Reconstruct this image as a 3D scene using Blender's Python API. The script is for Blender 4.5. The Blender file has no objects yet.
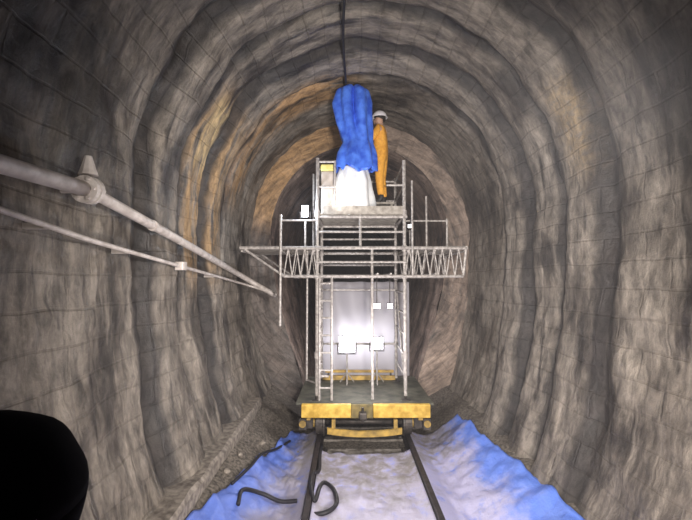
import bpy, bmesh, math, random
from mathutils import Vector, Matrix, noise
R = random.Random(7)
SC = bpy.context.scene
COL = SC.collection
PI = math.pi
AX = 0.30            # x of the tunnel axis and of the track
CAM = Vector((0, 0, 2.6)); F = 400.0; TILT = math.radians(3.0)

def at(px, py, Y):   # a point of the place at distance Y along the tunnel
    a, b = (px-346)/F, (260-py)/F
    t = Y/(math.cos(TILT)-b*math.sin(TILT))
    return Vector((t*a, Y, CAM.z+t*(math.sin(TILT)+b*math.cos(TILT))))

# ------------------------------------------------------------------ materials
MATS = {}
def nodes(name):
    m = bpy.data.materials.new(name); m.use_nodes = True
    nt = m.node_tree; b = nt.nodes['Principled BSDF']
    MATS[name] = m
    return m, nt, b
def mottled(name, c1, c2, rough=.6, metal=0.0, scale=8.0, bump=.15, detail=6.0, spec=.4):
    m, nt, b = nodes(name)
    tc = nt.nodes.new('ShaderNodeTexCoord'); n = nt.nodes.new('ShaderNodeTexNoise')
    n.inputs['Scale'].default_value = scale; n.inputs['Detail'].default_value = detail
    nt.links.new(tc.outputs['Object'], n.inputs['Vector'])
    r = nt.nodes.new('ShaderNodeValToRGB')
    r.color_ramp.elements[0].position = .35; r.color_ramp.elements[1].position = .65
    r.color_ramp.elements[0].color = (*c1, 1); r.color_ramp.elements[1].color = (*c2, 1)
    nt.links.new(n.outputs['Fac'], r.inputs['Fac']); nt.links.new(r.outputs['Color'], b.inputs['Base Color'])
    b.inputs['Roughness'].default_value = rough; b.inputs['Metallic'].default_value = metal
    b.inputs['Specular IOR Level'].default_value = spec
    if bump:
        bp = nt.nodes.new('ShaderNodeBump'); bp.inputs['Strength'].default_value = bump; bp.inputs['Distance'].default_value = .02
        nt.links.new(n.outputs['Fac'], bp.inputs['Height']); nt.links.new(bp.outputs['Normal'], b.inputs['Normal'])
    return m
def glow(name, col, strength):
    m, nt, b = nodes(name)
    b.inputs['Base Color'].default_value = (.8, .8, .8, 1)
    b.inputs['Emission Color'].default_value = (*col, 1); b.inputs['Emission Strength'].default_value = strength
    return m

def lining(name, base, light, dark, orange=True):
    """old masonry lining; u = metres along the tunnel, v = metres round the arch from the crown"""
    m, nt, b = nodes(name); N = nt.nodes.new; L = nt.links.new
    uv = N('ShaderNodeUVMap'); uv.uv_map = 'UVMap'
    sep = N('ShaderNodeSeparateXYZ'); L(uv.outputs['UV'], sep.inputs[0])
    def mapped(sx, sy):
        mp = N('ShaderNodeMapping'); mp.inputs['Scale'].default_value = (sx, sy, 1); L(uv.outputs['UV'], mp.inputs['Vector']); return mp.outputs[0]
    def nz(vec, sc, det=8, rough=.6, dist=0):
        n = N('ShaderNodeTexNoise'); n.inputs['Scale'].default_value = sc; n.inputs['Detail'].default_value = det
        n.inputs['Roughness'].default_value = rough; n.inputs['Distortion'].default_value = dist
        L(vec, n.inputs['Vector']); return n.outputs['Fac']
    def rng(v, a, c, lo=0.0, hi=1.0, smooth=True):
        r = N('ShaderNodeMapRange'); r.interpolation_type = 'SMOOTHSTEP' if smooth else 'LINEAR'
        r.inputs['From Min'].default_value = a; r.inputs['From Max'].default_value = c
        r.inputs['To Min'].default_value = lo; r.inputs['To Max'].default_value = hi
        L(v, r.inputs['Value']); return r.outputs['Result']
    def mul(a, c):
        x = N('ShaderNodeMath'); x.operation = 'MULTIPLY'
        for i, s in enumerate((a, c)):
            if isinstance(s, (int, float)): x.inputs[i].default_value = s
            else: L(s, x.inputs[i])
        return x.outputs[0]
    def mix(f, a, c, mode='MIX'):
        x = N('ShaderNodeMix'); x.data_type = 'RGBA'; x.blend_type = mode
        if isinstance(f, (int, float)): x.inputs[0].default_value = f
        else: L(f, x.inputs[0])
        for i, s in ((6, a), (7, c)):
            if isinstance(s, tuple): x.inputs[i].default_value = (*s, 1)
            else: L(s, x.inputs[i])
        return x.outputs[2]
    patch = nz(mapped(1, .55), 1.3, 10, .62, .4)
    streak = nz(mapped(3.2, .42), 1.7, 9, .65, .3)
    fine = nz(mapped(1, 1), 14, 8, .7)
    br = N('ShaderNodeTexBrick'); br.inputs['Scale'].default_value = 1.0
    br.inputs['Brick Width'].default_value = .62; br.inputs['Row Height'].default_value = .27
    br.inputs['Mortar Size'].default_value = .014; br.inputs['Mortar Smooth'].default_value = .6
    br.inputs['Color1'].default_value = (1, 1, 1, 1); br.inputs['Color2'].default_value = (.82, .82, .82, 1); br.inputs['Mortar'].default_value = (.52, .5, .48, 1)
    # courses that wander a little
    wv = N('ShaderNodeVectorMath'); wv.operation = 'ADD'
    nv = N('ShaderNodeTexNoise'); nv.inputs['Scale'].default_value = 1.1; L(uv.outputs['UV'], nv.inputs['Vector'])
    sc = N('ShaderNodeVectorMath'); sc.operation = 'SCALE'; sc.inputs['Scale'].default_value = .14; L(nv.outputs['Color'], sc.inputs[0])
    L(uv.outputs['UV'], wv.inputs[0]); L(sc.outputs[0], wv.inputs[1]); L(wv.outputs[0], br.inputs['Vector'])
    c = mix(rng(patch, .36, .64), base, light)
    c = mix(mul(rng(patch, .5, .34), .8), c, dark)
    c = mix(mul(rng(streak, .53, .70), .55), c, (light[0]*1.5, light[1]*1.5, light[2]*1.5))
    c = mix(mul(rng(streak, .47, .33), .85), c, dark)
    if orange:
        for u0, u1, u2, u3, v0, v1, v2, v3, amt, oc in ((5.0, 5.4, 6.9, 6.1, -5.4, -4.2, -1.9, -2.8, .85, (.36, .225, .10)), (6.4, 6.9, 7.9, 7.5, -4.0, -3.0, .2, -.5, .85, (.34, .20, .09)), (5.2, 5.5, 6.0, 5.8, -3.6, -3.2, -2.2, -2.6, .9, (.50, .38, .20))):
            o = mul(mul(mul(rng(sep.outputs[0], u0, u1), rng(sep.outputs[0], u2, u3)), mul(rng(sep.outputs[1], v0, v1), rng(sep.outputs[1], v2, v3))), rng(streak, .38, .56))
            c = mix(mul(o, amt), c, oc)
        a3 = mul(rng(sep.outputs[0], 4.0, 4.3), rng(sep.outputs[0], 4.9, 4.6))
        a4 = mul(rng(sep.outputs[1], 2.4, 2.9), rng(sep.outputs[1], 4.0, 3.4))
        c = mix(mul(mul(a3, a4), rng(fine, .3, .6, 0, .6)), c, (.30, .21, .10))
        # shade painted into the upper arch of the nearest bay and damp in the joints between the rings
        arch_shade = mul(rng(sep.outputs[0], 4.3, 2.9), rng(patch, .70, .42))
        hi = mul(arch_shade, rng(sep.outputs[1], -4.9, -3.5)); hi = mul(hi, rng(sep.outputs[1], 5.2, 3.6))
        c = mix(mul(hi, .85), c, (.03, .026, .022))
        for yc, w in RINGS:
            d = N('ShaderNodeMath'); d.operation = 'SUBTRACT'; L(sep.outputs[0], d.inputs[0]); d.inputs[1].default_value = yc
            ab = N('ShaderNodeMath'); ab.operation = 'ABSOLUTE'; L(d.outputs[0], ab.inputs[0])
            c = mix(mul(mul(rng(ab.outputs[0], w*1.1, w*.35), rng(patch, .25, .50, .70, 1)), .9), c, dark)
    if 'portal' in name:
        c = mix(mul(rng(sep.outputs[1], .3, -.6), mul(rng(sep.outputs[1], -3.4, -2.4), .75)), c, (.42, .25, .11))
        c = mix(mul(rng(sep.outputs[1], -2.6, -3.6), .75), c, (.09, .08, .075))
    c = mix(mul(rng(patch, .40, .60), .45), c, br.outputs['Color'], 'MULTIPLY')
    mid_ = nz(mapped(2.4, .8), 3.4, 9, .74, .25)
    c = mix(.75, c, mix(rng(mid_, .3, .7), (.27, .26, .265), (1.9, 1.85, 1.80)), 'MULTIPLY')
    c = mix(.5, c, mix(fine, (.3, .3, .3), (1.75, 1.75, 1.75)), 'MULTIPLY')
    L(c, b.inputs['Base Color'])
    L(rng(streak, .35, .65, .30, .75), b.inputs['Roughness']); b.inputs['Specular IOR Level'].default_value = .45
    h1 = mix(.5, fine, br.outputs['Color'])
    h2 = mix(.5, h1, mid_)
    bp = N('ShaderNodeBump'); bp.inputs['Strength'].default_value = .8; bp.inputs['Distance'].default_value = .06
    L(h2, bp.inputs['Height']); L(bp.outputs['Normal'], b.inputs['Normal'])
    return m

RINGS = [(4.20, .22), (5.08, .17), (6.0, .20), (6.85, .15)]
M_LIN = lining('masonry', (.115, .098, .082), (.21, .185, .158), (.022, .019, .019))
M_FAR = lining('far_masonry', (.17, .125, .105), (.26, .20, .17), (.03, .026, .028), orange=False)
M_FACE = lining('portal_masonry', (.20, .15, .12), (.29, .225, .185), (.05, .04, .035), orange=False)
M_GRAVEL = mottled('gravel', (.05, .042, .036), (.20, .17, .14), .85, scale=26, bump=.9)
M_RAIL = mottled('rail_steel', (.018, .014, .016), (.05, .04, .042), .5, .3, scale=14)
M_WOOD = mottled('sleeper_wood', (.09, .075, .06), (.30, .27, .24), .8, scale=9)
M_GALV = mottled('galvanised_tube', (.24, .215, .20), (.50, .46, .43), .5, .2, scale=20, bump=.05)
M_BOARD = mottled('deck_board', (.24, .21, .18), (.45, .41, .36), .75, scale=12)
M_YEL = mottled('yellow_paint', (.42, .25, .03), (.72, .47, .09), .45, scale=9, bump=.05)
M_YELD = mottled('dirty_yellow_paint', (.20, .13, .035), (.52, .33, .07), .55, scale=7)
M_OLIVE = mottled('olive_grime', (.09, .07, .025), (.22, .16, .05), .6, scale=9)
M_DECK = mottled('dirty_steel_deck', (.045, .045, .035), (.12, .115, .085), .7, scale=6)
M_DSTEEL = mottled('dark_steel', (.03, .026, .024), (.09, .075, .065), .5, .4, scale=12)
M_RUBBER = mottled('black_rubber', (.008, .008, .012), (.02, .018, .024), .55, scale=20, bump=.05)
M_BTARP = mottled('blue_tarpaulin', (.025, .09, .58), (.09, .24, .92), .40, scale=7, bump=.3)
M_WSHEET = mottled('white_sheeting', (.72, .74, .76), (.90, .90, .90), .5, scale=6, bump=.2)
M_PIPE = mottled('grey_pipe', (.40, .35, .32), (.62, .56, .52), .5, .1, scale=10, bump=.08)
M_HIVIS = mottled('orange_workwear', (.66, .29, .03), (.85, .42, .05), .7, scale=18)
M_SKIN = mottled('skin', (.46, .27, .19), (.52, .32, .23), .5, scale=20, bump=.02)
M_HELM = mottled('white_helmet', (.74, .70, .74), (.84, .82, .84), .3, scale=5, bump=0)
M_HAIR = mottled('dark_hair', (.012, .01, .008), (.03, .022, .018), .6, scale=40)
M_BOOT = mottled('black_boot', (.012, .011, .01), (.035, .03, .028), .6, scale=20)
M_DARK = mottled('black_cloth', (.003, .002, .004), (.006, .004, .007), .95, scale=12, bump=.1, spec=.05)
M_BEIGE = mottled('beige_casing', (.42, .36, .31), (.60, .53, .48), .6, scale=8)
M_LYEL = mottled('pale_yellow_plastic', (.75, .66, .18), (.88, .80, .30), .4, scale=8, bump=0)
M_EYE = mottled('eye', (.02, .015, .01), (.03, .02, .015), .2, scale=5, bump=0)
M_STONE = mottled('loose_stone', (.12, .10, .085), (.30, .26, .22), .85, scale=15, bump=.5)
M_GL_B = glow('lit_floodlight_glass', (1, .97, 1), 30)
M_GL_S = glow('dim_floodlight_glass', (1, .98, 1), 9)
M_GL_C = glow('cold_floodlight_glass', (.72, .84, 1), 9)

def tarp_mat(name, blue1, blue2, dust, grit, ub, uw, far):
    """dust trodden over the tarp: u runs across (ub = where it is clean, uw = where dusty), v along it, with gritty dirt from v = far on"""
    m, nt, b = nodes(name); N = nt.nodes.new; L = nt.links.new
    tc = N('ShaderNodeTexCoord'); uv = N('ShaderNodeUVMap'); uv.uv_map = 'UVMap'; sp = N('ShaderNodeSeparateXYZ'); L(uv.outputs[0], sp.inputs[0])
    def nz(sc, d, r):
        n = N('ShaderNodeTexNoise'); n.inputs['Scale'].default_value = sc; n.inputs['Detail'].default_value = d; n.inputs['Roughness'].default_value = r
        L(tc.outputs['Object'], n.inputs['Vector']); return n.outputs['Fac']
    n1, n2, n3 = nz(1.7, 9, .68), nz(9, 6, .6), nz(4.5, 8, .7)
    def rng(v, a, c):
        r = N('ShaderNodeMapRange'); r.interpolation_type = 'SMOOTHSTEP'; r.inputs['From Min'].default_value = a; r.inputs['From Max'].default_value = c; L(v, r.inputs['Value']); return r.outputs[0]
    def op(o, a, c):
        x = N('ShaderNodeMath'); x.operation = o
        for i, q in enumerate((a, c)):
            if isinstance(q, (int, float)): x.inputs[i].default_value = q
            else: L(q, x.inputs[i])
        return x.outputs[0]
    def mix(f, a, c):
        x = N('ShaderNodeMix'); x.data_type = 'RGBA'; L(f, x.inputs[0])
        for i, q in ((6, a), (7, c)):
            if isinstance(q, tuple): x.inputs[i].default_value = (*q, 1)
            else: L(q, x.inputs[i])
        return x.outputs[2]
    jit = op('MULTIPLY', op('SUBTRACT', n1, .5), 1.3)
    d = rng(op('ADD', sp.outputs[0], jit), ub, uw)
    c = mix(op('MULTIPLY', d, rng(n3, .25, .5)), mix(n2, blue1, blue2), dust)
    g = op('MULTIPLY', rng(op('ADD', sp.outputs[1], op('MULTIPLY', jit, .8)), far-.12, far+.15), rng(n3, .35, .6))
    c = mix(op('MULTIPLY', g, d), c, grit)
    L(c, b.inputs['Base Color']); b.inputs['Roughness'].default_value = .42
    bp = N('ShaderNodeBump'); bp.inputs['Strength'].default_value = .4; bp.inputs['Distance'].default_value = .03
    L(op('ADD', n2, n3), bp.inputs['Height']); L(bp.outputs['Normal'], b.inputs['Normal'])
    return m
M_TARP_L = tarp_mat('dusty_blue_tarp', (.05, .10, .44), (.16, .25, .68), (.30, .28, .36), (.20, .18, .17), .15, .75, .70)
M_TARP_M = tarp_mat('pale_dusty_tarp', (.22, .26, .66), (.34, .36, .70), (.47, .44, .58), (.24, .22, .22), -.45, .05, .68)
M_TARP_R = tarp_mat('blue_and_dust_tarp', (.07, .15, .66), (.17, .30, .80), (.47, .45, .66), (.25, .23, .25), .92, .52, .72)

def sheet_mat():
    m, nt, b = nodes('milky_plastic_sheet'); N = nt.nodes.new; L = nt.links.new
    b.inputs['Base Color'].default_value = (.42, .39, .41, 1); b.inputs['Roughness'].default_value = .5
    t = N('ShaderNodeBsdfTranslucent'); t.inputs['Color'].default_value = (.6, .57, .62, 1)
    mx = N('ShaderNodeMixShader'); mx.inputs[0].default_value = .5
    L(b.outputs[0], mx.inputs[1]); L(t.outputs[0], mx.inputs[2]); L(mx.outputs[0], nt.nodes['Material Output'].inputs['Surface'])
    return m
M_SHEET = sheet_mat()

# ------------------------------------------------------------------ mesh helpers
class MB:
    def __init__(s): s.v = []; s.f = []
    def add(s, vs, fs):
        o = len(s.v); s.v += [Vector(p) for p in vs]; s.f += [tuple(i+o for i in f) for f in fs]; return s
    def box(s, a, b):
        x0, y0, z0 = a; x1, y1, z1 = b
        return s.add([(x0,y0,z0),(x1,y0,z0),(x1,y1,z0),(x0,y1,z0),(x0,y0,z1),(x1,y0,z1),(x1,y1,z1),(x0,y1,z1)],
                     [(3,2,1,0),(4,5,6,7),(0,1,5,4),(1,2,6,5),(2,3,7,6),(3,0,4,7)])
    def tube(s, pts, r, n=10, caps=True):
        pts = [Vector(p) for p in pts]; k = len(pts); vs = []; fs = []
        rs = r if isinstance(r, (list, tuple)) else [r]*k
        up = None
        for i, p in enumerate(pts):
            t = (pts[min(i+1, k-1)]-pts[max(i-1, 0)]).normalized()
            if up is None: up = Vector((0, 0, 1)) if abs(t.z) < .9 else Vector((1, 0, 0))
            a = t.cross(up).normalized(); c = a.cross(t).normalized(); up = c
            for j in range(n):
                q = 2*PI*j/n; vs.append(p+(a*math.cos(q)+c*math.sin(q))*rs[i])
        for i in range(k-1):
            for j in range(n):
                fs.append((i*n+j, i*n+(j+1) % n, (i+1)*n+(j+1) % n, (i+1)*n+j))
        if caps:
            fs.append(tuple(range(n))[::-1]); fs.append(tuple((k-1)*n+j for j in range(n)))
        return s.add(vs, fs)
    def grid(s, fn, nu, nv, closed=False):
        vs = [fn(i/nu, j/nv) for i in range(nu+1) for j in range(nv+1)]
        fs = [(i*(nv+1)+j, (i+1)*(nv+1)+j, (i+1)*(nv+1)+j+1, i*(nv+1)+j+1) for i in range(nu) for j in range(nv)]
        return s.add(vs, fs)
    def extrude(s, prof, y0, y1):            # closed (x,z) outline swept along y
        n = len(prof)
        return s.add([(x, y0, z) for x, z in prof]+[(x, y1, z) for x, z in prof],
                     [tuple(range(n)), tuple(range(n, 2*n))[::-1]]+[(i, n+i, n+(i+1) % n, (i+1) % n) for i in range(n)])
    def build(s, name, mat, parent=None, smooth=False, bevel=0.0, origin=None, thick=0.0):
        off = origin if origin is not None else (parent.get('_w', None) if parent else None)
        off = Vector(off) if off is not None else Vector()
        me = bpy.data.meshes.new(name); me.from_pydata([tuple(p-off) for p in s.v], [], s.f)
        bm = bmesh.new(); bm.from_mesh(me); bmesh.ops.recalc_face_normals(bm, faces=bm.faces); bm.to_mesh(me); bm.free()
        me.materials.append(mat)
        if smooth: me.polygons.foreach_set('use_smooth', [True]*len(me.polygons))
        o = bpy.data.objects.new(name, me); COL.objects.link(o)
        if thick:
            sd = o.modifiers.new('thickness', 'SOLIDIFY'); sd.thickness = thick; sd.offset = 0
        if bevel:
            b = o.modifiers.new('bevel', 'BEVEL'); b.width = bevel; b.segments = 2; b.limit_method = 'ANGLE'
        if parent: o.parent = parent; o['_w'] = tuple(off)
        else: o.location = off; o['_w'] = tuple(off)
        return o
def tag(o, label, cat, group=None, kind=None):
    o['label'] = label; o['category'] = cat
    if group: o['group'] = group
    if kind: o['kind'] = kind
    return o
def thing(name, label, cat, loc, group=None):
    o = bpy.data.objects.new(name, None); COL.objects.link(o); o.location = loc; o['_w'] = tuple(loc); o.empty_display_size = .1
    return tag(o, label, cat, group)
def struct(o): o['kind'] = 'structure'; return o
def copy_tree(o, parent=None):
    c = o.copy(); COL.objects.link(c); c.parent = parent
    for ch in list(o.children): copy_tree(ch, c)
    return c
def sstep(a, b, x):
    t = min(1, max(0, (x-a)/(b-a))); return t*t*(3-2*t)

# ------------------------------------------------------------------ the tunnel
SPR, RAD, RISE = 3.6, 2.45, 2.62
def halfwidth(z, far):
    T = [(-.5, 1.50), (0, 1.82), (.5, 2.04), (1.2, 2.24), (2.0, 2.38), (3.0, 2.44), (3.6, 2.45)]
    if far: T = [(-.5, .95), (0, 1.15), (.8, 1.40), (1.6, 1.65), (2.4, 1.85), (3.2, 1.97), (3.6, 2.0)]
    for (a, wa), (b, wb) in zip(T, T[1:]):
        if z <= b: return wa+(wb-wa)*(z-a)/(b-a)
    return T[-1][1]
def profile(far=False, step=.05):
    r = 2.0 if far else RAD
    rise = (2.10 if far else RISE)
    half = []
    n = int(4.1/step)
    for i in range(n+1):
        z = -.5+4.1*i/n; half.append((halfwidth(z, far), z))
    m = int(r*PI/2/step)
    for i in range(1, m+1):
        a = PI/2*i/m; half.append((r*math.cos(a), SPR+rise*math.sin(a)))
    left = [(-x, z) for x, z in half]; right = [(x, z) for x, z in half[-2::-1]]
    return left+right, n
def skin_section(y0, y1, far, names, mat, dy=.05):
    pr, nspr = profile(far, .06)
    n = len(pr); ny = int((y1-y0)/dy)
    arc = [0]
    for a, b in zip(pr, pr[1:]): arc.append(arc[-1]+math.hypot(b[0]-a[0], b[1]-a[1]))
    mid = arc[n//2]
    def pt(i, j):
        x, z = pr[j]; y = y0+(y1-y0)*i/ny
        a, b = pr[max(j-1, 0)], pr[min(j+1, n-1)]
        nx, nzv = -(b[1]-a[1]), (b[0]-a[0]); l = math.hypot(nx, nzv); nx, nzv = nx/l, nzv/l   # outward
        w = Vector((x*.9, y*1.2, z*.9))
        d = .05*noise.fractal(w, .9, 2.1, 5)+.022*noise.noise(Vector((x*5, y*7, z*5)))+.012*noise.noise(Vector((x*11, y*16, z*11)))
        if not far:
            for yc, wd in RINGS:                                  # open joints between the rings
                ww = Vector((x*.8, yc*3, z*.8)); e = (y-yc-.10*noise.noise(ww))/wd; d += .13*(.8+.9*noise.noise(ww*1.7))*math.exp(-e*e*1.6)
            # every second ring stands a little proud
            k = sum(1 for yc, _ in RINGS if y > yc)
            d += -.06*(k % 2)
            e2 = y0+0
        else:
            d += .03*math.sin(y*5.2)
        return (AX+x+nx*d, y, z+nzv*d)
    for nm, j0, j1 in ((names[0], 0, nspr), (names[1], nspr, n-1-nspr), (names[2], n-1-nspr, n-1)):
        mb = MB(); c = j1-j0
        vs = [pt(i, j) for i in range(ny+1) for j in range(j0, j1+1)]
        fs = [(i*(c+1)+j, (i+1)*(c+1)+j, (i+1)*(c+1)+j+1, i*(c+1)+j+1) for i in range(ny) for j in range(c)]
        me = bpy.data.meshes.new(nm); me.from_pydata(vs, [], fs); me.materials.append(mat)
        uvl = me.uv_layers.new(name='UVMap')
        uv = [(y0+(y1-y0)*i/ny, arc[j]-mid) for i in range(ny+1) for j in range(j0, j1+1)]
        flat = []
        for l in me.loops: flat += uv[l.vertex_index]
        uvl.data.foreach_set('uv', flat)
        me.polygons.foreach_set('use_smooth', [True]*len(me.polygons))
        o = bpy.data.objects.new(nm, me); COL.objects.link(o); struct(o)
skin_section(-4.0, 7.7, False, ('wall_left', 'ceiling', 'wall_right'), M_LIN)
skin_section(8.95, 26.0, True, ('wall_left_far', 'ceiling_far', 'wall_right_far'), M_FAR, .12)
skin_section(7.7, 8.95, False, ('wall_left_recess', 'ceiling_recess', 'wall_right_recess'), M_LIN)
# end face of the narrower length of tunnel: a ring of masonry facing back up the tunnel
pa, _ = profile(False, .06); pb, _ = profile(True, .06)
def ring_face(y, pout, pin, nm, grow=.25):
    mb = MB(); N_ = 120
    def samp(p, t):
        k = t*(len(p)-1); i = min(int(k), len(p)-2); f = k-i
        return (p[i][0]*(1-f)+p[i+1][0]*f, p[i][1]*(1-f)+p[i+1][1]*f)
    def fn(u, v):
        a, b = samp(pout, u), samp(pin, u)
        g = 1+grow/2.4
        ax, az = a[0]*g, (a[1]-2.5)*g+2.5
        x, z = b[0]*(1-v)+ax*v, b[1]*(1-v)+az*v
        return (AX+x, y+.03*noise.noise(Vector((x*3, v*2, z*3))), z)
    mb.grid(fn, N_, 4); o = struct(mb.build(nm, M_FACE, smooth=True))
    uvl = o.data.uv_layers.new(name='UVMap'); fl = []
    for l in o.data.loops:
        c = o.data.vertices[l.vertex_index].co; fl += [math.hypot(c.x-AX, c.z-3)*1.0, math.atan2(c.x-AX, c.z-3)*2.4]
    uvl.data.foreach_set('uv', fl)
ring_face(8.95, pa, pb, 'trim_1')
def ground(x, y):
    u = abs(x-AX)
    h = -.185+.535*sstep(1.05, 2.1, u)
    return h+.035*noise.fractal(Vector((x*2.2, y*2.2, 0)), .8, 2.1, 4)*(.4+sstep(.9, 1.4, u))
mb = MB(); mb.grid(lambda u, v: (AX-2.2+4.4*u, -4+30*v, ground(AX-2.2+4.4*u, -4+30*v)), 70, 400)
struct(mb.build('floor', M_GRAVEL, smooth=True))
for nm, y in (('wall_back', -4.0), ('wall_front', 26.0)):
    mb = MB(); mb.box((-2.8, y-.1 if y < 0 else y, -.8), (3.4, y if y < 0 else y+.1, 6.8)); struct(mb.build(nm, M_DSTEEL))
# stone ledge at the foot of the left wall
mb = MB()
def ledge(u, v):
    y = 1.0+6.4*u; q = [(-.25, .30), (.10, .30), (.12, .34), (.12, .45), (.09, .49), (-.25, .50)][round(v*5)]
    return (AX-1.96+q[0]*1.0+.02*noise.noise(Vector((y*3, v*3, 1))), y, q[1]+.025*noise.noise(Vector((y*2.1, 5, v*2)))-.015*u)
mb.grid(ledge, 90, 5); struct(mb.build('trim_2', M_STONE))

# ------------------------------------------------------------------ track
def rail_mesh(x):
    pr = [(-.07,-.15),(.07,-.15),(.07,-.135),(.012,-.115),(.012,-.045),(.036,-.035),(.036,-.006),(.028,0),(-.028,0),(-.036,-.006),(-.036,-.035),(-.012,-.045),(-.012,-.115),(-.07,-.135)]
    return MB().extrude([(x+a, b) for a, b in pr], -3.9, 24)
for s, lab in ((-1, 'dark steel rail on the left, partly under the black hose loop'), (1, 'dark steel rail on the right, bare line between pale and blue tarps')):
    x = AX+s*.7535
    o = rail_mesh(x).build('rail', M_RAIL, origin=(x, 0, -.15)); tag(o, lab, 'rail', 'track rails')
SL = thing('sleeper', 'x', 'sleeper', (AX, 6.62, -.27), 'track sleepers')
tag(SL, 'wooden sleeper between the rails, just in front of the yellow trolley', 'sleeper', 'track sleepers')
MB().box((AX-1.15, 6.51, -.27), (AX+1.15, 6.73, -.151)).build('timber', M_WOOD, SL, bevel=.01)
for s in (-1, 1):
    for q in (-1, 1):
        xx = AX+s*.7535+q*.115
        pl = MB().box((xx-.04, 6.56, -.1505), (xx+.04, 6.68, -.125)).build('rail_chair', M_DSTEEL, SL, bevel=.006)
        MB().tube([(xx, 6.62, -.125), (xx, 6.62, -.09)], .018, 8).build('bolt', M_DSTEEL, pl)
for k, (y, lab) in enumerate(((7.22, 'wooden sleeper under the front wheels of the yellow trolley'), (7.82, 'wooden sleeper under the rear wheels of the yellow trolley'))):
    c = copy_tree(SL); c.location.y = y; c['label'] = lab

# ------------------------------------------------------------------ tarpaulins on the ground
def ground_tarp(name, xl, xr, y0, y1, mat, label, lift, ny=110, nx=46, amp=.03, seed=0):
    def fn(u, v):
        y = y0+(y1-y0)*v; a, b = xl(y), xr(y); 
        a += .05*noise.noise(Vector((y*2.3, seed, 0)))*(abs(a-AX) > .9); b += .05*noise.noise(Vector((y*2.3, seed, 4)))*(abs(b-AX) > .9)
        x = a+(b-a)*u
        w = noise.fractal(Vector((x*2.6+seed, y*1.7, seed)), .7, 2.2, 4)
        rg = 1-abs(noise.noise(Vector((x*2.2+y*.8+seed, y*1.1-x*.6, 3))))*2
        z = max(ground(x, y), -.185)+lift+amp*(abs(w)*.9+max(0, rg)*.7)
        z = max(z, -.05-.45*max(0, abs(abs(x-AX)-.7535)-.05)) if abs(abs(x-AX)-.7535) < .3 else z
        return (x, y+.06*noise.noise(Vector((x*2, seed, 9)))*(1 if v in (0, 1) else 0), z)
    mb = MB(); mb.grid(fn, nx, ny)
    o = mb.build(name, mat, smooth=True, thick=.006, origin=((xl(y0)+xr(y0))/2, (y0+y1)/2, -.13)); uvl = o.data.uv_layers.new(name='UVMap'); fl = []
    for l in o.data.loops: i = l.vertex_index; fl += [(i//(ny+1))/nx, (i % (ny+1))/ny]
    uvl.data.foreach_set('uv', fl); return tag(o, label, 'tarpaulin', 'tarpaulins on the track bed')
lerp = lambda a, b, y: a[1]+(b[1]-a[1])*(y-a[0])/(b[0]-a[0])
ground_tarp('ground_tarp', lambda y: lerp((4.0, -1.52), (6.8, -1.05), y), lambda y: AX-.80, 2.4, 7.3, M_TARP_L, 'crumpled dusty blue tarp along the left of the track', .02, amp=.06, seed=1)
ground_tarp('ground_tarp', lambda y: AX-.705, lambda y: AX+.705, 2.4, 6.45, M_TARP_M, 'pale dust-covered tarp lying between the two rails', .05, amp=.035, seed=2)
ground_tarp('ground_tarp', lambda y: AX+.80, lambda y: lerp((3.8, 2.27), (6.8, 2.04), y), 2.4, 7.3, M_TARP_R, 'bright blue tarp right of the track, lapping up the wall foot', .02, amp=.035, seed=3)

# hoses on the tarps
def spline(pts, n=14):
    pts = [Vector(p) for p in pts]; out = []
    for i in range(len(pts)-1):
        p0, p1, p2, p3 = pts[max(i-1, 0)], pts[i], pts[i+1], pts[min(i+2, len(pts)-1)]
        for k in range(n):
            t = k/n
            out.append(.5*((2*p1)+(-p0+p2)*t+(2*p0-5*p1+4*p2-p3)*t*t+(-p0+3*p1-3*p2+p3)*t**3))
    out.append(pts[-1]); return out
def onfloor(px, py, z=-.03):
    Y = 4.5
    for _ in range(40):
        p = at(px, py, Y); Y += (p.z-z)*1.2
    p = at(px, py, Y)
    DG = bpy.context.evaluated_depsgraph_get()
    hit, co_, *_ = SC.ray_cast(DG, Vector((p.x, p.y, 1.0)), Vector((0, 0, -1)))
    return Vector((p.x, p.y, (co_.z if hit else -.1)+.028))
loop = [onfloor(a, b, z) for a, b, z in ((322, 441, -.04), (320, 455, -.03), (319, 468, .0), (313, 474, .02), (311, 487, .03), (315, 496, .02), (320, 480, .03), (325, 473, .05), (333, 478, .05), (337, 490, .04), (334, 501, .02), (324, 507, .0), (310, 508, -.02))]
o = MB().tube(spline(loop), .026, 8).build('hose', M_RUBBER, smooth=True, origin=(loop[5].x, loop[5].y, -.08)); tag(o, 'black hose coiled in a loop over the left rail', 'hose')
seg = [onfloor(a, b, z) for a, b, z in ((238, 510, .05), (243, 499, .03), (262, 497, -.03), (280, 499, -.05), (297, 500, -.05))]
o = MB().tube(spline(seg), .024, 8).build('hose', M_RUBBER, smooth=True, origin=(seg[3].x, seg[3].y, -.08)); tag(o, 'short black hose with a hooked end across the left blue tarp', 'hose')
seg = [onfloor(a, b, z) for a, b, z in ((232, 492, .12), (250, 475, .07), (262, 462, .03), (276, 450, -.0), (290, 438, -.03))]
o = MB().tube(spline(seg), .02, 8).build('cable', M_RUBBER, smooth=True, origin=(seg[3].x, seg[3].y, -.08)); tag(o, 'dark cable running along the outer edge of the left blue tarp', 'cable')

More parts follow.
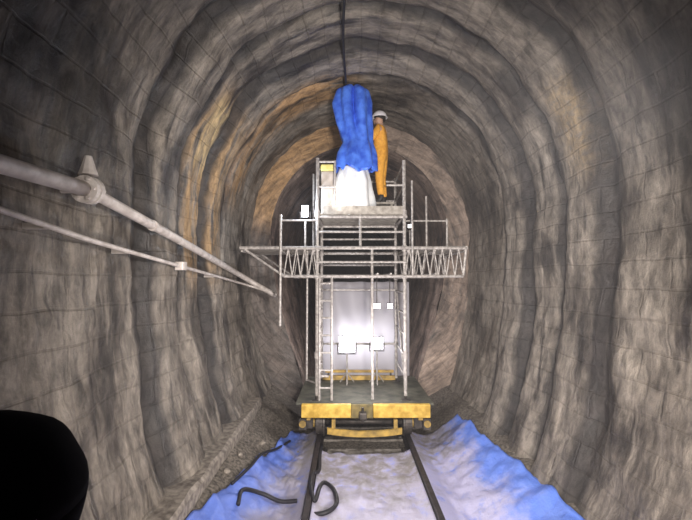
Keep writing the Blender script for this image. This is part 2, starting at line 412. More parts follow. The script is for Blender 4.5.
# loose stones beside the left tarp
names_ = ['nearest of three to the viewer', 'middle one of three', 'farthest of three, towards the yellow trolley']
for k, (Y, dx) in enumerate(((5.1, .15), (5.6, .2), (6.3, .16))):
    p = Vector((lerp((4.0, -1.52), (6.8, -1.05), Y)-dx, Y, 0)); r = R.uniform(.035, .065); bm = bmesh.new(); bmesh.ops.create_icosphere(bm, subdivisions=3, radius=r)
    for v in bm.verts: v.co *= 1+.5*noise.noise(v.co*18+Vector((k*7, 0, 0))); v.co.z *= .7
    me = bpy.data.meshes.new('loose_stone'); bm.to_mesh(me); bm.free(); me.materials.append(M_STONE)
    o = bpy.data.objects.new('loose_stone', me); COL.objects.link(o); o.location = (p.x, p.y, ground(p.x, p.y)+r*.45); tag(o, 'loose stone on the left gravel bank, '+names_[k], 'stone', 'loose stones at the left wall foot')

# ------------------------------------------------------------------ rail trolley
T = thing('rail_trolley', 'dirty yellow rail trolley carrying the scaffold tower', 'rail trolley', (AX, 7.5, 0))
x0, x1, y0, y1 = AX-1.12, AX+1.13, 6.6, 8.45
MB().box((x0, y0+.035, .575), (x1, y1, .61)).build('deck_plate', M_DECK, T, bevel=.006)
MB().box((x0+.1, y0-.05, .40), (AX-.22, y0+.03, .612)).build('buffer_beam', M_YEL, T, bevel=.01)
MB().box((AX+.14, y0-.05, .40), (x1-.07, y0+.03, .612)).build('buffer_beam', M_YEL, T, bevel=.01)
MB().box((AX-.219, y0-.01, .38), (AX+.139, y0+.03, .60)).build('coupling_pocket', M_OLIVE, T, bevel=.01)
cp = MB().box((AX-.09, y0-.14, .40), (AX+.03, y0-.011, .50)).build('coupling', M_DSTEEL, T, bevel=.012)
MB().tube([(AX-.03, y0-.10, .34), (AX-.03, y0-.10, .58)], .018, 8).build('coupling_pin', M_DSTEEL, cp)
MB().box((x0+.35, 8.13, .612), (x1-.42, 8.21, .70)).build('rear_beam', M_YELD, T, bevel=.01)
MB().box((x0+.40, 8.14, .76), (x1-.47, 8.20, .81)).build('rear_beam', M_YELD, T, bevel=.008)
for xx in (x0+.45, x1-.55): MB().box((xx, 8.15, .701), (xx+.04, 8.19, .759)).build('beam_spacer', M_DSTEEL, T)
for s in (-1, 1):
    MB().box((AX+s*.93-.05, y0+.04, .33), (AX+s*.93+.05, y1-.07, .572)).build('side_beam', M_YELD, T, bevel=.01)
pts = [(AX+.6*a, y0-.06-.05*(1-a*a), .12+.03*a*a) for a in [i/12*2-1 for i in range(13)]]
mbb = MB()
for (p, q) in zip(pts, pts[1:]):
    mbb.add([(p[0], p[1], p[2]), (q[0], q[1], q[2]), (q[0], q[1]+.05, q[2]), (p[0], p[1]+.05, p[2]), (p[0], p[1], p[2]+.09), (q[0], q[1], q[2]+.09), (q[0], q[1]+.05, q[2]+.09), (p[0], p[1]+.05, p[2]+.09)], [(3,2,1,0),(4,5,6,7),(0,1,5,4),(2,3,7,6)]+([(3,0,4,7)] if p is pts[0] else [])+([(1,2,6,5)] if q is pts[-1] else []))
bar = mbb.build('guard_bar', M_YELD, T)
for s in (-1, 1):
    MB().box((AX+s*.5-.03, y0-.03, .20), (AX+s*.5+.03, y0+.03, .369)).build('bar_bracket', M_YELD, T)
for yy in (y0+.38, y1-.4):
    MB().tube([(AX-.88, yy, .2), (AX+.88, yy, .2)], .045, 12).build('axle', M_DSTEEL, T, smooth=True)
    for s in (-1, 1):
        w = MB()
        prof = [(-.10, .228), (-.07, .23), (-.06, .203), (.05, .2), (.055, .19)]
        c = AX+s*.755
        w.tube([(c+s*a, yy, .2) for a, r in prof], [r for a, r in prof], 28)
        wo = w.build('wheel', M_DSTEEL, T)
        MB().tube([(c+s*.056, yy, .2), (c+s*.10, yy, .2)], .09, 16).build('hub', M_YELD, wo)
        MB().box((AX+s*.93-.09, yy-.13, .12), (AX+s*.93+.075, yy+.13, .329)).build('axle_box', M_DSTEEL, T, bevel=.015)
for xx in (x0+.12, x1-.12):
    MB().tube([(xx, y0-.051, .30), (xx, y0-.02, .30)], .055, 16).build('buffer_disc', M_YELD, T)
    MB().box((xx-.06, y0-.02, .2), (xx+.06, y0+.039, .37)).build('buffer_mount', M_DSTEEL, T)

# ------------------------------------------------------------------ scaffold tower
YF, YR = 6.82, 8.05
XL, XM, XR = -.49, .445, 1.0
S = thing('scaffold_tower', 'galvanised scaffold tower with side wings standing on the yellow trolley', 'scaffold', (AX, 7.45, .61))
TR = .026
def tb(name, a, b, r=TR, mat=None, parent=None):
    return MB().tube([a, b], r, 10).build(name, mat or M_GALV, parent or S, smooth=False)
ZD, ZW, ZB = 3.76, 3.16, 2.68
for x, y, zt in ((XL, YF, 4.72), (XR, YF, 4.68), (XL, YR, 4.72), (XR, YR, 4.68)):
    p = tb('post', (x, y, .68), (x, y, zt), .03)
    MB().box((x-.07, y-.07, .611), (x+.07, y+.07, .625)).tube([(x, y, .62), (x, y, .70)], .02, 8).build('base_jack', M_DSTEEL, p)
    for z in (1.35, ZB, ZW, ZD):
        MB().tube([(x, y, z-.05), (x, y, z+.05)], .045, 10).build('coupler', M_GALV, p)
tb('post', (XM, YF, .62), (XM, YF, ZW), .024); tb('post', (XM-.2, YF, ZW), (XM-.2, YF, ZD), .024)
for x in (XL, XR):                                                # side frames
    for z in (1.0, 1.35, 1.7, 2.05, 2.4, 2.66):
        tb('side_rung', (x, YF, z), (x, YR, z), .02)
    tb('side_brace', (x, YF+.03, .8), (x, YR-.03, 2.6), .018)
# ladder at the front left
lad = MB()
lx0, lx1, ly = XL+.045, XL+.25, YF-.06
L_ = MB().tube([(lx1, ly, .62), (lx1, ly, 2.7)], .022, 8).build('ladder', M_GALV, S)
MB().tube([(lx0, ly, .62), (lx0, ly, 2.7)], .02, 8).build('stile', M_GALV, L_)
for k in range(7):
    MB().tube([(lx0, ly, .82+.29*k), (lx1, ly, .82+.29*k)], .017, 8).build('rung', M_GALV, L_)
# lattice girders that carry the working level and its wings, front and rear
WL, WR = -1.80, 2.06
for y in (YF-.06, YR+.06):
    tb('girder_chord', (WL, y, ZW), (WR, y, ZW), .03); tb('girder_chord', (WL+.75, y, ZB), (WR-.08, y, ZB), .026)
    tb('girder_chord', (XL-.02, y, 2.92), (XR+.02, y, 2.92), .02)
    n = 7
    for a, b in ((WL+.75, XL), (XR, WR-.08)):
        k = 4 if a < 0 else 7
        for i in range(k):
            u0 = a+(b-a)*i/k; u1 = a+(b-a)*(i+1)/k; um = (u0+u1)/2
            tb('lattice_bar', (u0, y, ZB), (um, y, ZW), .011); tb('lattice_bar', (um, y, ZW), (u1, y, ZB), .011)
    tb('lattice_bar', (WL+.05, y, ZW), (WL+.75, y, ZB), .02)
    tb('girder_end', (WR-.08, y, ZB), (WR-.02, y, ZW+.03), .024)
for x in (WL+.04, -1.1, XL-.06, XR+.06, 1.5, WR-.04):
    tb('transom', (x, YF-.06, ZW-.05), (x, YR+.06, ZW-.05), .022)
for x in (-1.1, 1.52): tb('transom', (x, YF-.06, ZB+.04), (x, YR+.06, ZB+.04), .022)
def deck(xa, xb, ya, yb, z, n):
    d = (yb-ya)/n
    for i in range(n):
        MB().box((xa, ya+d*i+.006, z), (xb, ya+d*(i+1)-.006, z+.04)).build('board', M_BOARD, S, bevel=.004)
deck(WL+.08, XL-.05, YF, YR, ZW-.025, 5); deck(XR+.05, WR-.06, YF, YR, ZW-.025, 5)
# upper platform
for y in (YF, YR): tb('ledger', (XL-.05, y, ZD-.06), (XR+.05, y, ZD-.06), .028); tb('ledger', (XL, y, 3.44), (XR, y, 3.44), .02)
for x in (XL, XR): tb('ledger', (x, YF, ZD-.06), (x, YR, ZD-.06), .028)
deck(XL+.04, XR-.04, YF+.02, YR-.02, ZD-.03, 5)
MB().box((XL+.1, YF-.045, ZD-.02), (XR-.03, YF-.022, ZD+.12)).build('toe_board', M_BOARD, S)
for z in (4.22, 4.62):
    for x in (XL, XR): tb('guard_rail', (x, YF, z), (x, YR, z), .022)
    tb('guard_rail', (XL, YR, z), (XR, YR, z), .022)
tb('guard_rail', (XL, YF, 4.22), (XL+.32, YF, 4.22), .02); tb('guard_rail', (XR-.3, YF, 4.25), (XR, YF, 4.25), .02); tb('guard_rail', (XL, YF, 4.66), (XL+.3, YF, 4.66), .02)
tb('post', (XL+.3, YF, ZD-.06), (XL+.3, YF, 4.68), .02)
tb('post', (XL-.1, YF+.4, ZW), (XL-.1, YF+.4, 4.55), .02)
# wing guard rails and the pole below the left wing
tb('wing_post', (-1.1, YF-.11, 1.85), (-1.1, YF-.11, 3.72), .022); tb('wing_rail', (-1.12, YF-.11, 3.62), (XL, YF-.11, 3.62), .016)
tb('wing_post', (-.69, YF+.3, .85), (-.69, YF+.3, ZW), .018); tb('wing_rail', (-.69, YF+.3, .87), (XL, YF+.03, .87), .016)
tb('wing_post', (1.42, YF+.2, ZW), (1.42, YF+.2, 4.1), .018); tb('wing_post', (1.78, YF+.2, ZW), (1.78, YF+.2, 3.7), .018); tb('wing_rail', (XR, YF+.2, 3.66), (1.8, YF+.2, 3.66), .016)
tb('wing_post', (XR+.12, YF-.1, ZB), (XR+.12, YF-.1, 4.3), .018)
# braces and the tread ends that show behind
for z in (1.35, 2.42): tb('ledger', (XL, YR, z), (XR, YR, z), .022)
tb('ledger', (XL, YF, 1.0), (XL+.2, YF, 1.0), .02)

# pale sheet behind the tower
mb = MB()
def sh(u, v):
    x = -.60+1.90*u; z = .66+1.92*v
    return (x, YR+.26+.035*math.sin(x*11+z*1.5)+.02*noise.noise(Vector((x*4, z*3, 0))), z+.02*noise.noise(Vector((x*5, 2, 0)))*(v > .9))
mb.grid(sh, 60, 50); o = mb.build('plastic_sheet', M_SHEET, smooth=True, origin=(.35, YR+.26, .66)); tag(o, 'milky plastic sheet hung behind the lower half of the scaffold', 'plastic sheet')

# ------------------------------------------------------------------ lamps
def spot(name, loc, tgt, power, ang, col=(1, .96, .92), size=.1, blend=.6, parent=None):
    l = bpy.data.lights.new(name, 'SPOT'); l.energy = power; l.spot_size = math.radians(ang); l.spot_blend = blend; l.color = col; l.shadow_soft_size = size
    o = bpy.data.objects.new(name, l); COL.objects.link(o); o.location = loc
    o.rotation_euler = (Vector(tgt)-Vector(loc)).to_track_quat('-Z', 'Y').to_euler(); return o
def point(name, loc, power, col=(1, .96, .92), size=.1):
    l = bpy.data.lights.new(name, 'POINT'); l.energy = power; l.color = col; l.shadow_soft_size = size
    o = bpy.data.objects.new(name, l); COL.objects.link(o); o.location = loc; return o
def floodlight(x, y, z, base, w, h, mat, label, face=-1, arm=True):
    """lamp head facing -y (towards the camera side) on a pole that stands at height base"""
    t = thing('floodlight', label, 'floodlight', (x, y+.05, base), 'floodlights on the scaffold')
    MB().box((x-w/2, y, z-h/2), (x+w/2, y+.09, z+h/2)).build('lamp_housing', M_DSTEEL, t, bevel=.012)
    MB().box((x-w/2+.012, y-.008, z-h/2+.012), (x+w/2-.012, y-.001, z+h/2-.012)).build('lamp_glass', mat, t)
    MB().tube([(x-w/2-.02, y+.05, z), (x-w/2-.02, y+.05, z-h/2-.04), (x+w/2+.02, y+.05, z-h/2-.04), (x+w/2+.02, y+.05, z)], .012, 6).build('yoke', M_DSTEEL, t)
    MB().tube([(x, y+.05, base), (x, y+.05, z-h/2-.03)], .018, 8).build('stand', M_GALV, t)
    if arm:
        for q in range(3):
            a = q*2*PI/3+.5
            MB().tube([(x, y+.05, base+.22), (x+.16*math.cos(a), y+.05+.16*math.sin(a), base+.012)], .011, 6).build('leg', M_GALV, t)
    return t
LY = 7.82
p1 = at(347, 344, LY); p2 = at(377, 343, LY)
floodlight(p1.x, LY, p1.z, .611, .32, .32, M_GL_B, 'bright square floodlight on the left inside the lower scaffold')
floodlight(p2.x, LY, p2.z, .611, .24, .24, M_GL_B, 'bright floodlight on the right inside the lower scaffold, beside the middle post')
p3 = at(305, 213, 6.9)
floodlight(p3.x, 6.9, p3.z+.03, ZW+.016, .13, .22, M_GL_C, 'bluish floodlight on the left wing of the scaffold', arm=False)
p4 = at(411, 226, 6.95)
floodlight(1.13, 6.95, p4.z, ZW+.016, .11, .08, M_GL_S, 'small lamp low on the right wing of the scaffold', arm=False)
# two small lamps under the working level
for a, b, w, lab in ((377, 306, .13, 'small lit lamp under the scaffold deck, right of the middle post'), (390, 306, .10, 'smallest lit lamp under the scaffold deck, by the right posts')):
    p = at(a, b, 7.0); t = thing('hanging_lamp', lab, 'lamp', (p.x, 7.03, p.z-.05), 'lamps hung under the scaffold deck')
    MB().box((p.x-w/2, 7.0, p.z-.05), (p.x+w/2, 7.07, p.z+.05)).build('lamp_housing', M_DSTEEL, t, bevel=.008)
    MB().box((p.x-w/2+.01, 6.993, p.z-.04), (p.x+w/2-.01, 6.999, p.z+.04)).build('lamp_glass', M_GL_S, t)
    MB().tube([(p.x, 7.035, p.z+.05), (p.x, 7.035, ZB+.06)], .008, 6).build('hanger', M_DSTEEL, t)
    tb('lamp_bar', (p.x, YF, ZB+.04), (p.x, YR, ZB+.04), .018)

# ------------------------------------------------------------------ drilling machine, white sheeting and blue tarp on the upper platform
zb = ZD+.011
D = thing('drilling_machine', 'upright machine wrapped in white sheeting below the blue tarp', 'machine', (.15, 7.1, zb))
MB().box((-.12, 6.92, zb), (.42, 7.28, zb+.09)).build('base_frame', M_DSTEEL, D, bevel=.01)
MB().box((-.02, 6.98, zb+.091), (.32, 7.24, zb+.55)).build('body', M_BEIGE, D, bevel=.02)
MB().tube([(.15, 7.1, zb+.551), (.15, 7.1, 5.85)], .06, 14).build('mast', M_DSTEEL, D)
MB().box((.04, 7.02, 5.2), (.26, 7.18, 5.4)).build('drill_head', M_DSTEEL, D, bevel=.02)
def drape(zs, cx, cy, rx, ry, fold, crease, seed, ragged=0.0):
    mb = MB()
    def fn(u, v):
        k = v*(len(zs)-1); i = min(int(k), len(zs)-2); f = k-i
        z = zs[i]*(1-f)+zs[i+1]*f; a = rx[i]*(1-f)+rx[i+1]*f; b = ry[i]*(1-f)+ry[i+1]*f; c = cx[i]*(1-f)+cx[i+1]*f
        th = 2*PI*u
        th2 = th if u < 1 else 0
        g = 1+fold*(.4+v)*math.sin(th2*7+seed+z*1.5)*.6+fold*noise.noise(Vector((math.cos(th2)*2+seed, math.sin(th2)*2, z*2.2)))
        d = math.atan2(math.sin(th-(-PI/2+.05)), math.cos(th-(-PI/2+.05)))
        g -= crease*math.exp(-(d/.19)**2)*(1-sstep(.45, .75, v))
        zz = z-(ragged*(.5+noise.noise(Vector((math.cos(th2)*3, math.sin(th2)*3, seed)))) if v > .8 else 0)*((v-.8)/.2 if v > .8 else 0)
        return (c+a*g*math.cos(th), cy+b*g*math.sin(th), zz)
    mb.grid(fn, 84, 40); return mb
o = drape([4.62, 4.35, 4.1, zb+.05], [.13, .14, .13, .12], 7.08, [.24, .33, .36, .36], [.20, .24, .26, .27], .12, 0, 2.0, .1).build('white_sheet', M_WSHEET, smooth=True, thick=.006, origin=(.13, 7.08, zb))
o.parent = D; o.location = Vector((.13, 7.08, zb))-D.location
o = drape([6.08, 6.07, 5.99, 5.75, 5.36, 5.05, 4.85, 4.60], [.13, .13, .12, .12, .15, .20, .18, .16], 7.0, [.02, .16, .28, .34, .30, .25, .33, .37], [.02, .12, .20, .24, .22, .20, .26, .30], .13, .72, .5, .12).build('blue_tarp', M_BTARP, smooth=True, thick=.006, origin=(.15, 7.0, 4.5))
tag(o, 'bright blue tarp draped over the machine mast at the tunnel crown', 'tarpaulin')
# beige unit with a yellow lid at the left of the platform
q = at(328, 168, 7.0)
U = thing('equipment_case', 'beige equipment case with pale yellow lid on the platform left corner', 'case', (q.x, 7.1, zb))
MB().box((q.x-.12, 6.97, zb), (q.x+.12, 7.24, q.z-.06)).build('body', M_BEIGE, U, bevel=.02)
MB().box((q.x-.13, 6.955, q.z-.059), (q.x+.13, 7.255, q.z+.06)).build('lid', M_LYEL, U, bevel=.025)
MB().tube([(q.x-.05, 7.1, q.z+.06), (q.x-.05, 7.1, q.z+.1), (q.x+.05, 7.1, q.z+.1), (q.x+.05, 7.1, q.z+.06)], .01, 6).build('handle', M_DSTEEL, U)

# ------------------------------------------------------------------ people
def skinned(name, chains, mat, parent, loc, levels=2):
    """chains: list of (points with radius, edges). One mesh; every chain has its own root."""
    vs, es, rs, roots = [], [], [], []
    for pts, edges in chains:
        o = len(vs); roots.append(o)
        for p in pts: vs.append(p[:3]); rs.append(p[3])
        es += [(a+o, b+o) for a, b in edges]
    me = bpy.data.meshes.new(name); me.from_pydata(vs, es, [])
    ob = bpy.data.objects.new(name, me); COL.objects.link(ob)
    ob.modifiers.new('skin', 'SKIN'); sk = me.skin_vertices[0].data if me.skin_vertices else None
    if sk is None:
        bm = bmesh.new(); bm.from_mesh(me); bm.verts.layers.skin.verify(); bm.to_mesh(me); bm.free(); sk = me.skin_vertices[0].data
    for i, r in enumerate(rs):
        sk[i].radius = (r, r); sk[i].use_root = i in roots
    ss = ob.modifiers.new('sub', 'SUBSURF'); ss.levels = levels; ss.render_levels = levels
    dg = bpy.context.evaluated_depsgraph_get(); ev = ob.evaluated_get(dg)
    m2 = bpy.data.meshes.new_from_object(ev); m2.name = name
    bpy.data.objects.remove(ob)
    m2.materials.clear(); m2.materials.append(mat); m2.polygons.foreach_set('use_smooth', [True]*len(m2.polygons))
    o2 = bpy.data.objects.new(name, m2); COL.objects.link(o2)
    if parent: o2.parent = parent
    else: o2.location = loc
    return o2
def figure(loc, rz, J, label, suit, boots, headwear, hood=False):
    """J: joints in the person's own frame (x right, y forward, z up), standing height about 1.72"""
    rot = Matrix.Rotation(rz, 3, 'Z')
    def W(p, r): v = rot @ Vector(p); return (v.x, v.y, v.z, r)
    N = [('pel', .115), ('bel', .12), ('che', .135), ('nek', .058), ('jaw', .07), ('hed', .092), ('top', .075)]
    idx = {}; pts = []; ed = []
    def node(k, p, r, par=None):
        idx[k] = len(pts); pts.append(W(p, r))
        if par is not None: ed.append((idx[par], idx[k]))
    prev = None
    for k, r in N: node(k, J[k], r, prev); prev = k
    jh = Vector(J['hed'])
    node('nose', jh+Vector((0, .115, -.02)), .016, 'hed')
    for s in (-1, 1): node('ear%d' % s, jh+Vector((s*.098, -.01, -.01)), .02, 'hed')
    for s in (-1, 1):
        k = 'L' if s < 0 else 'R'
        node('sh'+k, J['sh'+k], .068, 'che'); node('el'+k, J['el'+k], .044, 'sh'+k); node('wr'+k, J['wr'+k], .03, 'el'+k)
        d = (Vector(J['wr'+k])-Vector(J['el'+k])).normalized(); hd = Vector(J['wr'+k])+d*.075
        node('hd'+k, hd, .036, 'wr'+k)
        node('hp'+k, J['hp'+k], .092, 'pel'); node('kn'+k, J['kn'+k], .06, 'hp'+k); node('an'+k, J['an'+k], .042, 'kn'+k)
        node('he'+k, Vector(J['an'+k])+Vector((0, .04, -.055)), .042, 'an'+k); node('to'+k, Vector(J['an'+k])+Vector((0, .17, -.06)), .035, 'he'+k)
    chains = [(pts, ed)]
    for s in (-1, 1):
        k = 'L' if s < 0 else 'R'
        e, w = Vector(J['el'+k]), Vector(J['wr'+k]); d = (w-e).normalized()
        side = d.cross(Vector((0, 0, 1))); side = side.normalized() if side.length > .2 else Vector((0, 1, 0))
        pn = d.cross(side).normalized(); pn = pn if pn.z < 0 or abs(pn.z) < .1 else -pn
        for f, ln in ((-1.5, .062), (-.5, .078), (.5, .082), (1.5, .072)):
            b = w+d*.085+side*f*.02
            fp = [b-d*.03, b+d*.03, b+d*(.03+ln*.4)+pn*.014, b+d*(.03+ln*.7)+pn*.04]
            chains.append(([W(p, r) for p, r in zip(fp, (.010, .010, .009, .0075))], [(0, 1), (1, 2), (2, 3)]))
        b = w+d*.03+side*.02
        tp = [b, b+side*.035+d*.03+pn*.01, b+side*.042+d*.062+pn*.022]
        chains.append(([W(p, r) for p, r in zip(tp, (.013, .011, .009))], [(0, 1), (1, 2)]))
    body = skinned('person', chains, M_SKIN, None, loc)
    tag(body, label, 'person')
    # clothing: jacket and trousers in one coverall, open at neck and wrists
    cp = []; ce = []; ci = {}
    def cn(k, p, r, par=None):
        ci[k] = len(cp); cp.append(W(p, r))
        if par is not None: ce.append((ci[par], ci[k]))
    cn('pel', J['pel'], .140); cn('bel', J['bel'], .145, 'pel'); cn('che', J['che'], .158, 'bel')
    cn('col', Vector(J['che']).lerp(Vector(J['nek']), .75), .078, 'che')
    for k in 'LR':
        cn('sh'+k, J['sh'+k], .088, 'che'); cn('el'+k, J['el'+k], .064, 'sh'+k); cn('wr'+k, Vector(J['el'+k]).lerp(Vector(J['wr'+k]), .93), .05, 'el'+k)
        cn('hp'+k, J['hp'+k], .112, 'pel'); cn('kn'+k, J['kn'+k], .083, 'hp'+k); cn('an'+k, Vector(J['an'+k])+Vector((0, 0, .03)), .07, 'kn'+k)
    c = skinned('coverall', [(cp, ce)], suit, body, None)
    for k in 'LR':
        a = Vector(J['an'+k])
        skinned('boot', [([W(a+Vector((0, 0, .09)), .058), W(a+Vector((0, .0, -.01)), .06), W(a+Vector((0, .05, -.05)), .056), W(a+Vector((0, .19, -.062)), .044)], [(0, 1), (1, 2), (2, 3)])], boots, body, None)
    for s in (-1, 1):
        v = rot @ (jh+Vector((s*.036, .088, .01))); bm = bmesh.new(); bmesh.ops.create_uvsphere(bm, u_segments=12, v_segments=8, radius=.013)
        me = bpy.data.meshes.new('eye'); bm.to_mesh(me); bm.free(); me.materials.append(M_EYE)
        e = bpy.data.objects.new('eye', me); COL.objects.link(e); e.parent = body; e.location = v
    v = rot @ (jh+Vector((0, .094, -.062))); mo = MB().tube([v+rot @ Vector((-.026, -.004, 0)), v, v+rot @ Vector((.026, -.004, 0))], .006, 6).build('mouth', M_SKIN); mo.parent = body
    # hair at the back of the head
    def shell(name, mat, r, z0, front, hc):
        mb = MB()
        def fn(u, t):
            th = 2*PI*u; fr = (1+math.sin(th))/2
            ph = (PI/2+z0+front*fr*-1)*t
            return tuple(rot @ (hc+Vector((r[0]*math.sin(ph)*math.cos(th), r[1]*math.sin(ph)*math.sin(th), r[2]*math.cos(ph)))))
        mb.grid(fn, 32, 16); o = mb.build(name, mat, smooth=True, thick=.008); o.parent = body; return o
    shell('hair', M_HAIR, (.102, .108, .118), .45, .75, jh+Vector((0, -.012, .018)))
    if headwear == 'helmet':
        h = shell('helmet', M_HELM, (.118, .135, .125), .0, .0, jh+Vector((0, -.005, .045)))
        mb = MB(); hc = jh+Vector((0, -.005, .045))
        def brim(u, t):
            th = 2*PI*u; e = .018+.035*max(0, math.sin(th))
            return tuple(rot @ (hc+Vector(((.118+e*t)*math.cos(th), (.135+e*t)*math.sin(th), -.006*t))))
        mb.grid(brim, 40, 2); b = mb.build('brim', M_HELM, smooth=True, thick=.006); b.parent = h
    if hood:
        mb = MB(); hc = jh+Vector((0, -.015, -.02))
        def hd(u, t):
            th = 2*PI*u; ph = PI*(.22+.75*t)           # opens forward (+y)
            rr = 1+.03*noise.noise(Vector((math.cos(th)*2, t*4, math.sin(th)*2)))
            return tuple(rot @ (hc+Vector((.150*math.sin(ph)*math.cos(th)*rr, .16*math.cos(ph)*rr, .165*math.sin(ph)*math.sin(th)*rr-.02*t))))
        mb.grid(hd, 44, 24); o = mb.build('hood', suit, smooth=True, thick=.012); o.parent = body
        cowl = skinned('hood_collar', [([W(Vector(J['che'])+Vector((0, -.02, .06)), .18), W(Vector(J['nek'])+Vector((0, -.03, .0)), .165), W(Vector(J['jaw'])+Vector((0, -.02, -.03)), .15)], [(0, 1), (1, 2)])], suit, body, None)
    return body
STAND = dict(pel=(0, 0, .93), bel=(0, .01, 1.08), che=(0, 0, 1.27), nek=(0, .0, 1.45), jaw=(0, .02, 1.53), hed=(0, .02, 1.60), top=(0, .01, 1.655),
    shL=(-.19, 0, 1.38), shR=(.19, 0, 1.38), elL=(-.25, -.02, 1.10), elR=(.25, -.02, 1.10), wrL=(-.25, .09, .87), wrR=(.25, .09, .87),
    hpL=(-.09, 0, .87), hpR=(.09, 0, .87), knL=(-.10, .02, .48), knR=(.10, .02, .48), anL=(-.11, -.02, .10), anR=(.11, -.02, .10))
# the worker on the platform: faces the wrapped machine, both hands out to it
J1 = dict(STAND); J1.update(elL=(-.24, .14, 1.16), elR=(.24, .10, 1.14), wrL=(-.16, .34, 1.24), wrR=(.18, .32, 1.16), hed=(0, .04, 1.60), top=(0, .03, 1.655), jaw=(0, .035, 1.53))
STP = thing('step_box', 'low step under the boots of the person in orange', 'step', (.66, 7.30, zb))
MB().box((.48, 7.08, zb+.20), (.86, 7.52, zb+.24)).build('tread', M_BOARD, STP, bevel=.006)
for sx in (.50, .80):
    MB().box((sx, 7.1, zb), (sx+.04, 7.5, zb+.199)).build('side_board', M_BOARD, STP)
figure((.66, 7.34, zb+.241), math.radians(72), J1, 'person in orange workwear and white helmet standing beside the blue tarp', M_HIVIS, M_BOOT, 'helmet')

# ------------------------------------------------------------------ pipes along the left wall
def wallx(z): return AX-halfwidth(min(z, 3.6), False)+.17
def onwall(px, py, off=0.0):
    Y = 4.0
    for _ in range(200):
        p = at(px, py, Y); t = wallx(p.z)+off; Y += (p.x-t)*1.0*(Y/3) if p.x > t else (p.x-t)*.5
        Y = max(1.0, min(Y, 7.6))
    return at(px, py, Y)
A = [onwall(-40, 152), onwall(88, 190)]; B = [onwall(186, 244), onwall(240, 275), onwall(276, 296)]
PP = thing('service_pipe', 'thick grey pipe with flanged joint high on the left wall', 'pipe', tuple(A[1]))
pts = [A[0]+(A[0]-A[1])*.4, A[0], A[1]]
MB().tube(pts, .056, 16).build('pipe_length', M_PIPE, PP, smooth=True)
d1 = (A[1]-A[0]).normalized()
MB().tube([A[1]]+spline([A[1], B[0], B[1], B[2]])[1:], .047, 16).build('pipe_length', M_PIPE, PP, smooth=True)
d2 = (B[0]-A[1]).normalized()
f1 = MB().tube([A[1]-d1*.05, A[1]-d1*.012], .105, 20).build('flange', M_PIPE, PP)
f2 = MB().tube([A[1]+d1*.012, A[1]+d1*.05], .105, 20).build('flange', M_PIPE, PP)
sd = d1.cross(Vector((0, 0, 1))).normalized(); up = sd.cross(d1)
for k in range(6):
    a = k*PI/3; q = A[1]+(sd*math.cos(a)+up*math.sin(a))*.083
    MB().tube([q-d1*.075, q+d1*.075], .013, 6).build('bolt', M_PIPE, f1)
MB().tube([A[1]+d1*.05, A[1]+d1*.13], [.10, .05], 16).build('collar', M_PIPE, PP, smooth=True)
MB().tube([A[1]+up*.115, A[1]+up*.16, A[1]+up*.26], [.07, .055, .025], 10).build('lifting_lug', M_PIPE, PP)
MB().tube([A[1]-sd*.08-d1*.02, A[1]-sd*.34-d1*.02], .03, 8).build('wall_bracket', M_PIPE, PP)
for u in (.55,):
    p = A[1].lerp(B[0], u); 
    MB().tube([p-d2*.02, p+d2*.02], .056, 16).build('pipe_clip', M_PIPE, PP)
C_ = [onwall(-30, 199), onwall(60, 230), onwall(100, 243), onwall(180, 266), onwall(240, 283), onwall(266, 291)]
TP = thing('conduit', 'thin pale conduit running below the thick pipe on the left wall', 'conduit', tuple(C_[2]))
MB().tube(spline(C_), .02, 10).build('conduit_tube', M_PIPE, TP, smooth=True)
p = onwall(181, 266); MB().box(p-Vector((.05, .06, .05)), p+Vector((.05, .06, .05))).build('junction_box', M_PIPE, TP, bevel=.01)
for a, b in ((48, 226), (130, 251.5), (215, 276)):
    p = onwall(a, b); MB().box((p.x-.16, p.y-.02, p.z-.02), (p.x-.015, p.y+.02, p.z+.02)).build('clip', M_PIPE, TP)
# cable along the crown
def crownz(x): return SPR+RISE*math.sin(math.acos((x-AX)/RAD))
cab = [(-.02+.02*math.sin(y*2.0), y, crownz(0)-.16) for y in [1.5+i*.25 for i in range(24)]]
o = MB().tube(cab, .018, 8).build('cable', M_RUBBER, smooth=True, origin=(0, 1.5, crownz(0)-.16)); tag(o, 'black cable running along the tunnel crown towards the blue tarp', 'cable')

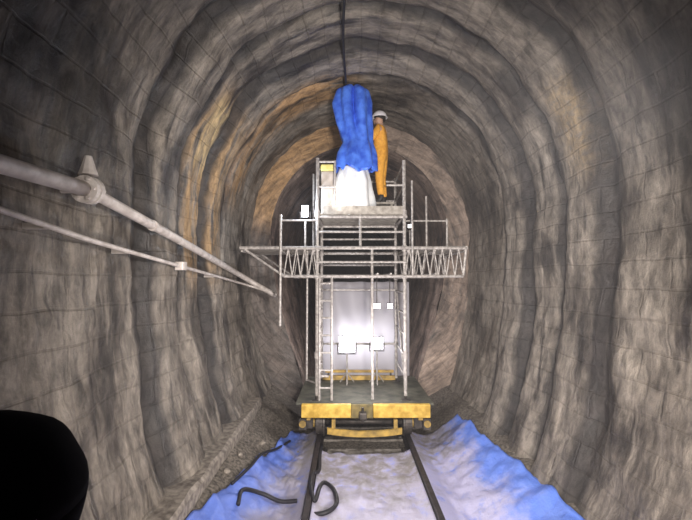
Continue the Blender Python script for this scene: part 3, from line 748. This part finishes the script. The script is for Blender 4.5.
# ------------------------------------------------------------------ flat wagon underfoot and the hooded person at the lower left
Wg = thing('flat_wagon', 'flat rail wagon at the near end of the track', 'wagon', (AX, -.6, 0))
MB().box((AX-1.2, -2.4, .55), (AX+1.2, 1.15, .61)).build('deck', M_BOARD, Wg, bevel=.01)
for s in (-1, 1): MB().box((AX+s*.85-.06, -2.35, .37), (AX+s*.85+.06, 1.1, .549)).build('side_beam', M_YELD, Wg)
for yy in (-1.8, .5):
    MB().tube([(AX-.85, yy, .2), (AX+.85, yy, .2)], .05, 12).build('axle', M_DSTEEL, Wg)
    for s in (-1, 1):
        MB().tube([(AX+s*.655, yy, .2), (AX+s*.69, yy, .2), (AX+s*.70, yy, .2), (AX+s*.81, yy, .2)], [.228, .23, .203, .2], 28).build('wheel', M_DSTEEL, Wg)
        MB().box((AX+s*.87-.05, yy-.1, .12), (AX+s*.87+.06, yy+.1, .369)).build('axle_box', M_DSTEEL, Wg)
figure((-.655, .74, .611), math.radians(0), STAND, 'person in dark hood seen from behind, cropped at the lower left corner', M_DARK, M_BOOT, None, hood=True)

# ------------------------------------------------------------------ light, camera, view
spot('work_lamp_light', (AX+.35, .9, 1.5), (AX+.1, 7, .3), 900, 150, (1, .93, .87), .2, 1.0)
spot('key_light', (AX+.35, .75, 3.0), (AX+.0, 7, 2.8), 1450, 112, (1, .95, .90), .2, 1.0)  # added key light with no fixture, ahead of the hood to keep it dark
point('lower_flood_light', (p1.x+.3, 6.3, 1.5), 60, (1, .97, .98), .2)
point('sheet_back_light', (p1.x, YR+.62, p1.z), 26, (.95, .95, 1), .08)  # points added behind the sheet, their glow imitates bloom round the floodlights
point('sheet_back_light', (p2.x, YR+.62, p2.z), 20, (.95, .95, 1), .08)
spot('platform_light', (-.30, 6.45, 3.95), (.15, 7.0, 4.15), 13, 100, (1, .98, .96), .06)
point('wing_light', (p3.x, 6.7, p3.z+.05), 40, (.75, .85, 1), .06)
w = bpy.data.worlds.new('World'); SC.world = w; w.use_nodes = True
vs = w.node_tree.nodes.new('ShaderNodeVolumeScatter'); vs.inputs['Density'].default_value = .005; vs.inputs['Color'].default_value = (.9, .88, .92, 1); vs.inputs['Anisotropy'].default_value = .3
w.node_tree.links.new(vs.outputs[0], w.node_tree.nodes['World Output'].inputs['Volume'])
w.node_tree.nodes['Background'].inputs[0].default_value = (.1, .09, .085, 1); w.node_tree.nodes['Background'].inputs[1].default_value = .02
cd = bpy.data.cameras.new('camera'); cd.sensor_fit = 'HORIZONTAL'; cd.sensor_width = 36; cd.lens = F/692*36; cd.clip_start = .05
co = bpy.data.objects.new('camera', cd); COL.objects.link(co); co.location = CAM; co.rotation_euler = (PI/2+TILT, 0, 0); SC.camera = co
for o in SC.objects:
    if '_w' in o: del o['_w']
SC.view_settings.view_transform = 'Standard'; SC.view_settings.look = 'None'; SC.view_settings.gamma = 1; SC.view_settings.exposure = -.08
